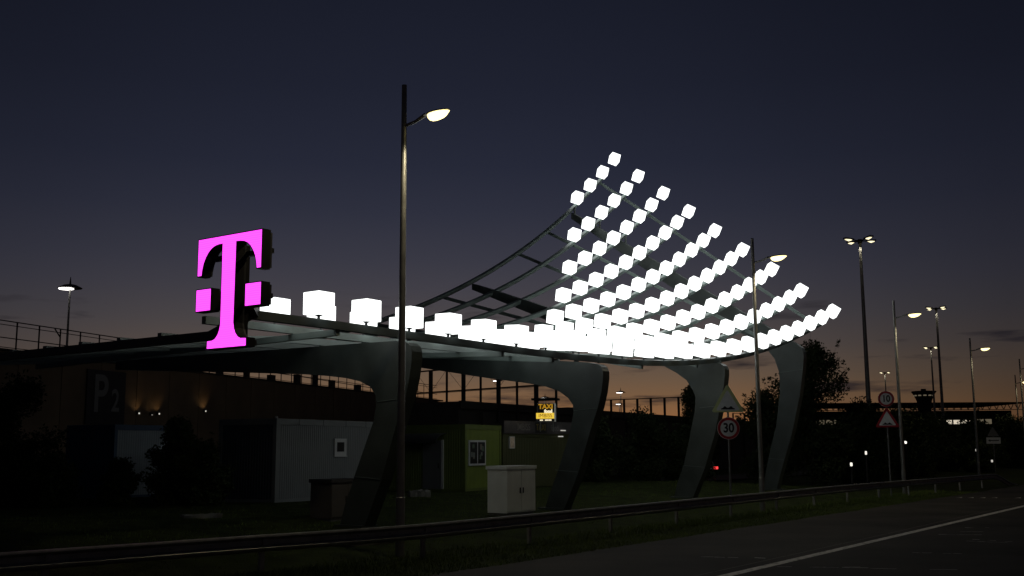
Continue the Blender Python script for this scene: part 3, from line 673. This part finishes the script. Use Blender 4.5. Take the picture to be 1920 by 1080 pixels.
# ------------------------------------------------------------------ parking garage
GA, GB = Vector((-33.2, 26.5, 0)), Vector((-7.2, 111.6, 0)); gd = (GB - GA).normalized(); gn = Vector((gd.y, -gd.x, 0)); GH = 7.2
gar = empty('parking_garage', GA); tag(gar, 'dark brown panelled parking garage wall with a roof railing at the left', 'building')
M_pan = mat('brown_panel', (.15, .10, .055), .7, 0, .3, .35); M_core = mat('dark_concrete', (.035, .03, .026), .9, 0, .2, 1)
GL = (GB - GA).length
def gbuild(mb, name, m_, smooth=False, parent=gar): return mb.build(name, m_, parent, smooth)
gbuild(MB().obox(gd * GL / 2 - gn * 10.15 + Z * GH / 2, gd * GL / 2, gn * 10, Z * GH / 2), 'core', M_core)
np_ = int(GL / 3.2); pm = MB().obox(gd * 1.575 - gn * .075 + Z * (GH / 2 + .05), gd * 1.575, gn * .07, Z * (GH / 2)).mesh('wall_panel'); pm.materials.append(M_pan)
for k in range(np_):
    o = obj('wall_panel', pm, None, gar); o.location = gd * 3.2 * k
gbuild(MB().obox(gd * GL / 2 - gn * .3 + Z * (GH + .12), gd * GL / 2, gn * .35, Z * .06), 'coping', M_core)
for zz, rr in ((GH + 1.65, .05), (GH + 1.45, .035), (GH + .8, .045), (GH + .32, .035)): gbuild(MB().bar(gd * .1 - gn * .6 + Z * zz, gd * (GL - .1) - gn * .6 + Z * zz, rr, rr), 'handrail', M_black)
pm = MB().bar(-gn * .6 + Z * GH, -gn * .6 + Z * (GH + 1.65), .06, .06).mesh('railing_post'); pm.materials.append(M_black)
bm_ = MB().bar(-gn * .6 + Z * (GH + 1.2), -gn * .6 - gd * .45 + Z * (GH + 1.62), .05, .05).mesh('railing_brace'); bm_.materials.append(M_black)
for k in range(int(GL / 1.6)):
    o = obj('railing_post', pm, None, gar); o.location = gd * (1.6 * k + .4)
    if k % 4 == 0: obj('railing_brace', bm_, None, gar).location = gd * (1.6 * k + .4)
for d_, kx, hh in ((46, .5, 1.1), (49, .35, .8), (52.5, .25, 1.3), (56, .6, .7), (60, .5, 1.0), (63, .3, 1.4), (66, .5, .9), (71, .7, .8), (76, .4, 1.1)):
    gbuild(MB().obox(gd * d_ - gn * 1.2 + Z * (GH + hh / 2), gd * kx * .5, gn * .2, Z * hh / 2), 'roof_equipment', M_black)
gbuild(MB().bar(gd * 40 - gn * .9 + Z * (GH + 1.1), gd * 80 - gn * .9 + Z * (GH + .55), .05, .05), 'ramp_rail', M_black)
# the P2 sign hung on the wall: wall point nearest x,y
def onwall(d, z, out_=.03): return GA + gd * d + gn * out_ + Z * z
pd = 34.6
sg = empty('parking_sign', onwall(pd, 4.1, .06), math.atan2(gd.y, gd.x)); tag(sg, 'large grey P 2 lettering on a dark panel of the garage wall', 'sign')
MB().box((-.7, -.04, -.3), (2.6, .03, 2.7)).build('panel', mat('p2_panel', (.012, .012, .013), .5, 0, .2), sg)
M_p2 = mat('p2_letter', (.16, .16, .155), .6, 0, .1)
put_text('letter', 'P', 2.9, (.42, -.06, 1.3), M_p2, sg, .05, .85); put_text('digit', '2', 1.75, (1.72, -.06, 1.0), M_p2, sg, .03, .85)
M_spot = mat('lit_wall_lamp', (.8, .8, .7), .4, 0, 0, emit=(1, .95, .8), estr=.55)
for k, (d, z, lb, wt) in enumerate(((38.5, 4.5, 'leftmost of three small lit wall lamps right of the P 2 sign', 6), (39.75, 4.48, 'dim middle one of three small wall lamps right of the P 2 sign', 2), (40.45, 4.53, 'rightmost of three small lit wall lamps right of the P 2 sign', 6), (45.4, 4.85, 'small lit wall lamp above the dark shrub left of the pale container', 8))):
    e = empty('wall_lamp', onwall(d, z, .1), math.atan2(gd.y, gd.x)); tag(e, lb, 'lamp', 'small lamps on the garage wall')
    MB().box((-.1, -.04, -.05), (.1, .09, .12)).build('housing', M_black, e); MB().box((-.055, -.06, -.03), (.055, -.041, .06 if k != 1 else -.01)).build('lens', M_spot, e)
    ld = bpy.data.lights.new('wall_light', 'SPOT'); ld.energy = wt * .7; ld.color = (1, .66, .32); ld.shadow_soft_size = .05; ld.spot_size = R(110); ld.spot_blend = .8
    lo = bpy.data.objects.new('wall_light', ld); COL.objects.link(lo); lo.parent = e; lo.location = (0, -.35, .1); lo.rotation_euler = (R(150), 0, R(25))

# tall post frame on the deck
fr = empty('post_frame', (-7.3, 81, 0)); tag(fr, 'open frame of tall dark posts and thin rails against the orange sky', 'screen')
fa, fb = Vector((0, 0, 0)), Vector((11.4, -12.0, 0)); fd = (fb - fa)
for t in [i / 9 for i in range(10)]:
    thick = .22 if round(t * 9) % 2 else .12
    MB().bar(fa + fd * t + Z * 4.2, fa + fd * t + Z * 8.1, thick, thick, fd).build('post', M_black, fr)
for zz, tk in ((8.1, .1), (6.5, .1), (6.42, .03)): MB().bar(fa + Z * zz, fb + Z * zz, tk, tk).build('rail', M_black, fr)
for i in range(9):
    a = fa + fd * (i / 9); b = fa + fd * ((i + 1) / 9); z0, z1 = (6.5, 8.1) if i % 2 else (8.1, 6.5)
    MB().bar(a + Z * z0, b + Z * z1, .018, .018).build('cable_brace', M_black, fr)
MB().obox(fb * .83 + Z * 5.55, Vector((.75, -.3, 0)), Vector((.2, .6, 0)), Z * .07).build('platform', M_black, fr)

# second garage wall farther right, with fence on top
q0, q1 = Vector((-3.5, 70, 0)), Vector((52, 172, 0)); qd = (q1 - q0).normalized(); qn = Vector((qd.y, -qd.x, 0)); qL = (q1 - q0).length
g2 = empty('deck_building', q0); tag(g2, 'long low dark parking deck behind the canopy legs', 'building')
MB().obox(qd * qL / 2 - qn * 3 + Z * 2.7, qd * qL / 2, qn * 3, Z * 2.7).build('wall', M_core, g2)
MB().obox(qd * qL / 2 + qn * .1 + Z * 5.2, qd * qL / 2, qn * .09, Z * .25).build('parapet', M_core, g2)
for k in range(22): MB().obox(qd * (3 + 5 * k) + qn * .12 + Z * 2.4, qd * .2, qn * .1, Z * 2.4).build('pier', M_core, g2)
def fence(a, b, z0, z1, n, label):
    a, b = Vector(a), Vector(b); e = empty('deck_fence', (a.x, a.y, z0)); tag(e, label, 'fence', 'thin fences on the parking decks'); d = b - a
    for i in range(n + 1): MB().bar(d * i / n, d * i / n + Z * (z1 - z0), .14, .14, d).build('post', M_black, e)
    for h in (z1 - z0, .1): MB().bar(Z * h, d + Z * h, .09, .07).build('rail', M_black, e)
fence((7.2, 91, 0), (15.2, 84.5, 0), 4.6, 6.35, 8, 'thin post fence against the orange sky between the second and third legs')
fence((26, 128, 0), (32, 131, 0), 5.3, 6.4, 4, 'thin post fence just right of the 30 sign post')
# vaulted halls beyond
for (x, y, r, h, ln, lb) in ((-6.2, 150, 3.2, 8.6, 20, 'low arched hall roof seen through the post frame'), (6.6, 130, 2.6, 7.3, 20, 'low arched hall roof right of the lit taxi food sign')):
    q = MB(); n = 12; q.prism([(r * math.cos(math.pi * k / n) * 1.3, h - r * .55 + r * .55 * math.sin(math.pi * k / n)) for k in range(n + 1)] + [(-r * 1.3, 0), (r * 1.3, 0)], lambda a, b, t: Vector((a, t, b)), 0, ln)
    e = empty('arched_hall', (x, y, 0)); tag(e, lb, 'building', 'arched halls beyond the parking deck'); q.build('vault', M_core, e)
    MB().box((-r * .5, -.06, .2), (r * .5, -.01, h - r * .6 - .5)).build('gate', M_black, e)

# ------------------------------------------------------------------ terminal and tower far right
ter = empty('terminal_building', (118, 300, 0)); tag(ter, 'long dark airport building with a trussed roof on the right horizon', 'building')
MB().box((-40, 0, 0), (20, 30, 12.25)).build('wall', M_core, ter); MB().box((-46, -4, 14.2), (24, 34, 14.42)).build('roof', M_core, ter)
MB().box((-46, -4.25, 12.3), (24, -3.95, 12.46)).build('roof_chord', M_core, ter)
for k in range(36):
    a = -46 + k * 1.94; MB().bar((a, -4.1, 12.4), (a + .97, -4.1, 14.3), .16, .16).bar((a + .97, -4.1, 14.3), (a + 1.94, -4.1, 12.4), .16, .16).build('roof_truss', M_core, ter)
M_w1 = mat('far_lit_window', (.4, .35, .25), .5, 0, .5, .8, emit=(1, .88, .68), estr=.7); M_w2 = mat('far_dim_window', (.1, .1, .09), .5, 0, .5, .8, emit=(.9, .75, .5), estr=.12)
rnd = random.Random(8)
for k in range(24):
    a = -38 + k * 2.2; lit = k in (12, 13, 18, 19, 20, 21)
    MB().box((a, -.12, 8.6), (a + 1.7, .02, 9.7 if lit else 9.9)).build('window', M_w1 if lit and rnd.random() < .8 else M_w2, ter)
for k in range(4): MB().box((-10 + k * 1.3, -.16, 7.2), (-8.9 + k * 1.3, .01, 8.4)).build('orange_window', mat('orange_lit', (.3, .1, .02), .5, 0, .5, 1.2, emit=(1, .22, .02), estr=.4), ter)
MB().box((-8, -.2, 10.3), (-6.3, .0, 10.8)).build('blue_sign', mat('blue_lit', (.1, .2, .6), .5, 0, 0, emit=(.45, .65, 1), estr=.75), ter)
tw = empty('control_tower', (109.5, 288, 0)); tag(tw, 'dark control tower with a flared top on the right horizon', 'tower')
MB().lathe([(1.7, 0), (1.7, 12.2), (1.75, 13.4), (1.95, 14.5), (2.35, 15.5), (2.85, 16.4), (3.1, 16.75)], n=12).build('shaft', M_core, tw, True)
MB().lathe([(3.15, 16.75), (3.25, 17.0), (3.0, 17.1)], n=12).build('cab_rim', M_core, tw); MB().box((-.6, -.4, 17.1), (.5, .4, 17.7)).build('roof_unit', M_core, tw)
for k in range(12):
    a = R(30 * k + 15); MB().obox(Vector((2.5 * math.cos(a), 2.5 * math.sin(a), 15.9)), Vector((-math.sin(a), math.cos(a), 0)) * .4, Vector((math.cos(a), math.sin(a), 0)) * .1, Z * .16).build('cab_window', M_w2, tw)

# ------------------------------------------------------------------ small far lamps among the trees
def far_lamp(x, y, z, label, e_=1.1, r=.07):
    e = empty('path_lamp', (x, y, .1)); tag(e, label, 'lamp', 'small lit lamps among the trees at the right')
    MB().tube([(0, 0, 0), (0, 0, z - .1)], .05, 8).build('post', M_black, e); MB().lathe([(.06, z - .12), (r, z - .05), (r, z + .04), (.05, z + .08)], n=10).build('lit_globe', mat('globe%g' % e_, (.8, .8, .75), .4, 0, 0, emit=(1, .95, .85), estr=e_), e)
far_lamp(18.9, 61, 1.3, 'low lit lamp at the right foot of the dark tree'); far_lamp(20.4, 63, 1.92, 'small lit lamp left of the 10 sign post', 1.0, .06)
far_lamp(26.7, 74, 2.57, 'bright little lamp just right of the lamp post by the 10 sign', 1.5, .08); far_lamp(39.5, 90, 1.07, 'dim little lamp below the white arrow plate', .5, .08); far_lamp(39.1, 92, 1.96, 'faint little lamp left of the white arrow plate', .4, .06)

# ------------------------------------------------------------------ car
def car(x, y, head, label):
    z = gz(Vector((x, y, 0))) + .02; e = empty('car', (x, y, z), math.atan2(head[1], head[0])); tag(e, label, 'car')
    M_body = mat('car_paint', (.03, .032, .036), .3, .3, .05); M_rub = mat('rubber', (.015, .015, .015), .8, 0, .1)
    lower = [(-2.05, .3), (-2.1, .55), (-2.05, .85), (-1.9, .95), (1.0, .93), (1.75, .8), (2.05, .62), (2.08, .35), (1.95, .25), (-1.95, .25)]
    q = MB(); n = len(lower); rows_ = [(-.86, .9), (-.8, 1.0), (.8, 1.0), (.86, .9)]
    for yy, k in [(-.88, .94), (-.8, 1.0), (.8, 1.0), (.88, .94)]: q.v += [Vector((a * (k if abs(a) > 1.5 else 1), yy, .6 + (b - .6) * k)) for a, b in lower]
    for i in range(3):
        for j in range(n): q.f.append((i * n + j, i * n + (j + 1) % n, (i + 1) * n + (j + 1) % n, (i + 1) * n + j))
    q.f += [tuple(range(n)), tuple(reversed(range(3 * n, 4 * n)))]; q.build('body', M_body, e, True)
    cab_ = [(-1.9, .93), (-1.55, 1.4), (-1.1, 1.47), (.0, 1.46), (.3, 1.38), (1.0, .93)]
    q = MB(); n = len(cab_)
    for yy in (-1, 1): q.v += [Vector((a, yy * (.78 if b < 1 else .62), b)) for a, b in cab_]
    q.f = [tuple(range(n)), tuple(reversed(range(n, 2 * n)))] + [(i, (i + 1) % n, n + (i + 1) % n, n + i) for i in range(n)]; q.build('cabin', M_body, e)
    MB().obox(Vector((-1.745, 0, 1.17)), Vector((.14, 0, .19)), Vector((0, .58, 0)), Vector((-.012, 0, .009))).build('rear_window', M_glass, e)
    for yy in (-1, 1): MB().obox(Vector((-.35, yy * .705, 1.19)), Vector((.85, 0, 0)), Vector((0, .015, 0)), Vector((0, -.06 * yy, .15))).build('side_window', M_glass, e)
    for yy, st in ((-.66, 1.6), (.66, .5)):
        MB().box((-2.12, yy - .19, .66), (-1.98, yy + .19, .84)).build('tail_light', mat('tail_red%g' % st, (.4, .01, .01), .4, 0, 0, emit=(1, .05, .05), estr=st), e)
    MB().box((-2.12, -.26, .62), (-2.09, .26, .73)).build('number_plate', mat('plate_lit', (.6, .6, .6), .5, 0, 0, emit=(.8, .8, .8), estr=.06), e)
    for xx in (-1.3, 1.3):
        for yy in (-.8, .8):
            w0 = MB().lathe([(.22, -.1), (.32, -.09), (.32, .09), (.22, .1)], n=16).build('wheel', M_rub, e, True); w0.rotation_euler = (R(90), 0, 0); w0.location = (xx, yy, .32)
            MB().lathe([(.2, -.105), (.2, .105)], n=12).build('rim', M_steel, w0)
car(13.15, 81.5, (-.58, .81), 'dark car with red tail lights driving away behind the 30 sign')

# ------------------------------------------------------------------ trees and shrubs
def tree(name, x, y, h, rx, label, seed, cat_='tree', base=.15, n=5200, leaf=.13, m_=None, group='trees around the canopy', trunk=True, ragged=1.0):
    r = random.Random(seed); z = gz(Vector((x, y, 0))); e = empty(name, (x, y, z)); tag(e, label, cat_, group)
    tk = MB(); cl = []
    nl = 9 if trunk else 7
    if trunk: tk.tube([(0, 0, -.2), (.05, .03, h * .25), (.0, .1, h * .55), (.08, 0, h * .86)], [h * .024, h * .018, h * .011, .015], 8)
    for k in range(nl * 3):
        t = base + (1 - base) * (k + r.random()) / (nl * 3); a = r.uniform(0, 6.28)
        env = rx * (math.sin(math.pi * min(1, (t - base) / (1 - base) * .82 + .18)) ** .7) * r.uniform(.55, 1.12)
        tip = Vector((math.cos(a) * env, math.sin(a) * env, h * min(1, t + r.uniform(-.02, .08)))); st = Vector((0, 0, h * max(.02, t - .18)))
        mid = st.lerp(tip, .5) + Vector((0, 0, h * .03))
        tk.tube([st, mid, tip], [h * .008, h * .005, .006], 5)
        for f in (.45, .7, .95): cl.append((st.lerp(tip, f) + Vector((r.uniform(-.3, .3), r.uniform(-.3, .3), r.uniform(-.2, .2))) * rx * .3, rx * (r.uniform(.3, .46) if f < .9 else r.uniform(.14, .26))))
        if r.random() < .5 * ragged:
            d = (tip - st).normalized() + Vector((0, 0, .5)); tw_ = tip + d * rx * r.uniform(.15, .4); tk.tube([tip, tw_], [.006, .004], 4)
            for q in range(3): cl.append((tip.lerp(tw_, r.random()), rx * .06))
    cl.append((Vector((0, 0, h * .95)), rx * .2))
    tk.build('trunk' if trunk else 'stems', M_bark, e)
    lf = MB(); tot = sum(c[1] ** 2 for c in cl)
    for c, rad in cl:
        for q in range(max(6, int(3.6 * n * rad * rad / tot))):
            d = Vector((r.gauss(0, 1), r.gauss(0, 1), r.gauss(0, .8))); d = d / max(.3, d.length) * rad * r.random() ** .5
            p = c + d; a = Vector((r.uniform(-1, 1), r.uniform(-1, 1), r.uniform(-1, .6))).normalized(); b = a.cross(Vector((r.uniform(-1, 1), r.uniform(-1, 1), r.uniform(-1, 1)))).normalized(); s_ = leaf * r.uniform(.6, 1.3)
            n0 = len(lf.v); lf.v += [p - a * s_ * .5, p + b * s_ * .28, p + a * s_ * .5, p - b * s_ * .28]; lf.f.append((n0, n0 + 1, n0 + 2, n0 + 3))
    lf.build('crown' if trunk else 'foliage', m_ or M_leaf, e, raw=True)
tree('tree', 17.9, 65.0, 8.2, 2.5, 'dense dark tree rising behind the farthest canopy leg', 1, n=9000, leaf=.17, m_=M_leaf2)
tree('tree', 21.4, 67.0, 4.7, 2.3, 'ragged dark tree right of the farthest canopy leg and its taller neighbour', 2, n=6500, leaf=.17, m_=M_leaf2)
tree('tree', 15.6, 66.5, 5.6, 1.9, 'dark tree seen between the third and fourth canopy legs', 3, n=5000, leaf=.17, m_=M_leaf2)
tree('tree', 11.6, 69.0, 6.2, 1.6, 'small dark tree just left of the third canopy leg', 4, n=5000, leaf=.17, m_=M_leaf2)
tree('tree', 28.0, 79.0, 4.7, 2.8, 'broad low tree behind the 10 sign', 5, n=5500, leaf=.2)
tree('tree', 38.5, 100.0, 4.7, 3.2, 'leafy tree below the control tower', 6, n=5500, leaf=.24)
tree('tree', 46.0, 108.0, 4.4, 3.4, 'leafy tree left of the white arrow plate', 7, n=5500, leaf=.24)
tree('tree', 53.5, 116.0, 4.7, 3.6, 'leafy tree behind the white arrow plate', 8, n=5500, leaf=.26)
tree('tree', 33.5, 91.0, 4.8, 2.6, 'low tree right of the lamp post by the 10 sign', 9, n=4500, leaf=.22)
tree('tree', 60.5, 125.0, 5.0, 3.8, 'leafy tree at the right picture edge', 10, n=5000, leaf=.28)
SH = 'dark shrubs behind the canopy'
def shrub(x, y, h, r_, label, seed, n=3000, leaf=.12, m_=None): tree('shrub', x, y, h, r_, label, seed, 'shrub', .05, n, leaf, m_, SH, False, .7)
shrub(-11.2, 36.4, 2.6, 1.15, 'bushy dark shrub between the blue framed and the pale container', 21, 4200)
shrub(-9.9, 35.2, 1.9, .9, 'low dark shrub at the dark end of the pale container', 22, 3000)
shrub(-16.8, 36.5, 4.0, 1.7, 'big black shrub below the P 2 sign', 23, 5000, m_=M_leaf2)
shrub(-14.6, 34.5, 1.5, 1.0, 'low black shrub in front of the blue framed container', 24, 2600, m_=M_leaf2)
shrub(-12.7, 35.4, 1.4, .7, 'small shrub before the blue framed container front', 25, 1800, m_=M_leaf2)
shrub(-21.0, 38.0, 4.6, 2.2, 'large black shrub at the left picture edge', 26, 5000, m_=M_leaf2)
shrub(4.4, 58.0, 3.4, 1.7, 'dark shrub right of the snack kiosk', 27, 3600, .15, M_leaf2)
shrub(7.2, 60.5, 3.6, 1.9, 'dark shrub in the gap left of the third canopy leg', 28, 3600, .15, M_leaf2)
shrub(9.9, 62.0, 3.0, 1.7, 'dark shrub right behind the third canopy leg', 29, 3400, .15, M_leaf2)
shrub(22.5, 71.0, 2.4, 1.8, 'low dark shrub under the ragged tree', 30, 3000, .16, M_leaf2)
shrub(31.0, 84.0, 2.6, 2.0, 'low dark shrub behind the lamp post by the 10 sign', 31, 3000, .18)
shrub(41.5, 97.0, 2.4, 2.2, 'low dark shrub near the far end of the guardrail', 32, 3000, .2)

# far woods along the horizon
fw = MB(); rnd = random.Random(44)
for k in range(420):
    a = R(-42 + 90 * k / 419 + rnd.uniform(-.1, .1)); d = rnd.uniform(380, 460); h = rnd.uniform(6.5, 10.5); r_ = rnd.uniform(2.5, 5)
    c = Vector((math.sin(a) * d, math.cos(a) * d, 0)); n = 7
    for q in range(26):
        p = c + Vector((rnd.gauss(0, r_ * .6), rnd.gauss(0, r_ * .4), h * rnd.uniform(.05, 1) ** .8)); s_ = rnd.uniform(.8, 1.9); a_ = rnd.uniform(0, 3.14)
        e1 = Vector((math.cos(a_), math.sin(a_), rnd.uniform(-.5, .5))) * s_; e2 = Vector((rnd.uniform(-.4, .4), rnd.uniform(-.4, .4), 1)) * s_ * .8
        fw.add([p - e1, p - e2, p + e1, p + e2], [(0, 1, 2, 3)])
tag(fw.build('far_woods', M_leaf2, raw=True), 'dark belt of distant woods along the horizon', 'woods', kind='stuff')
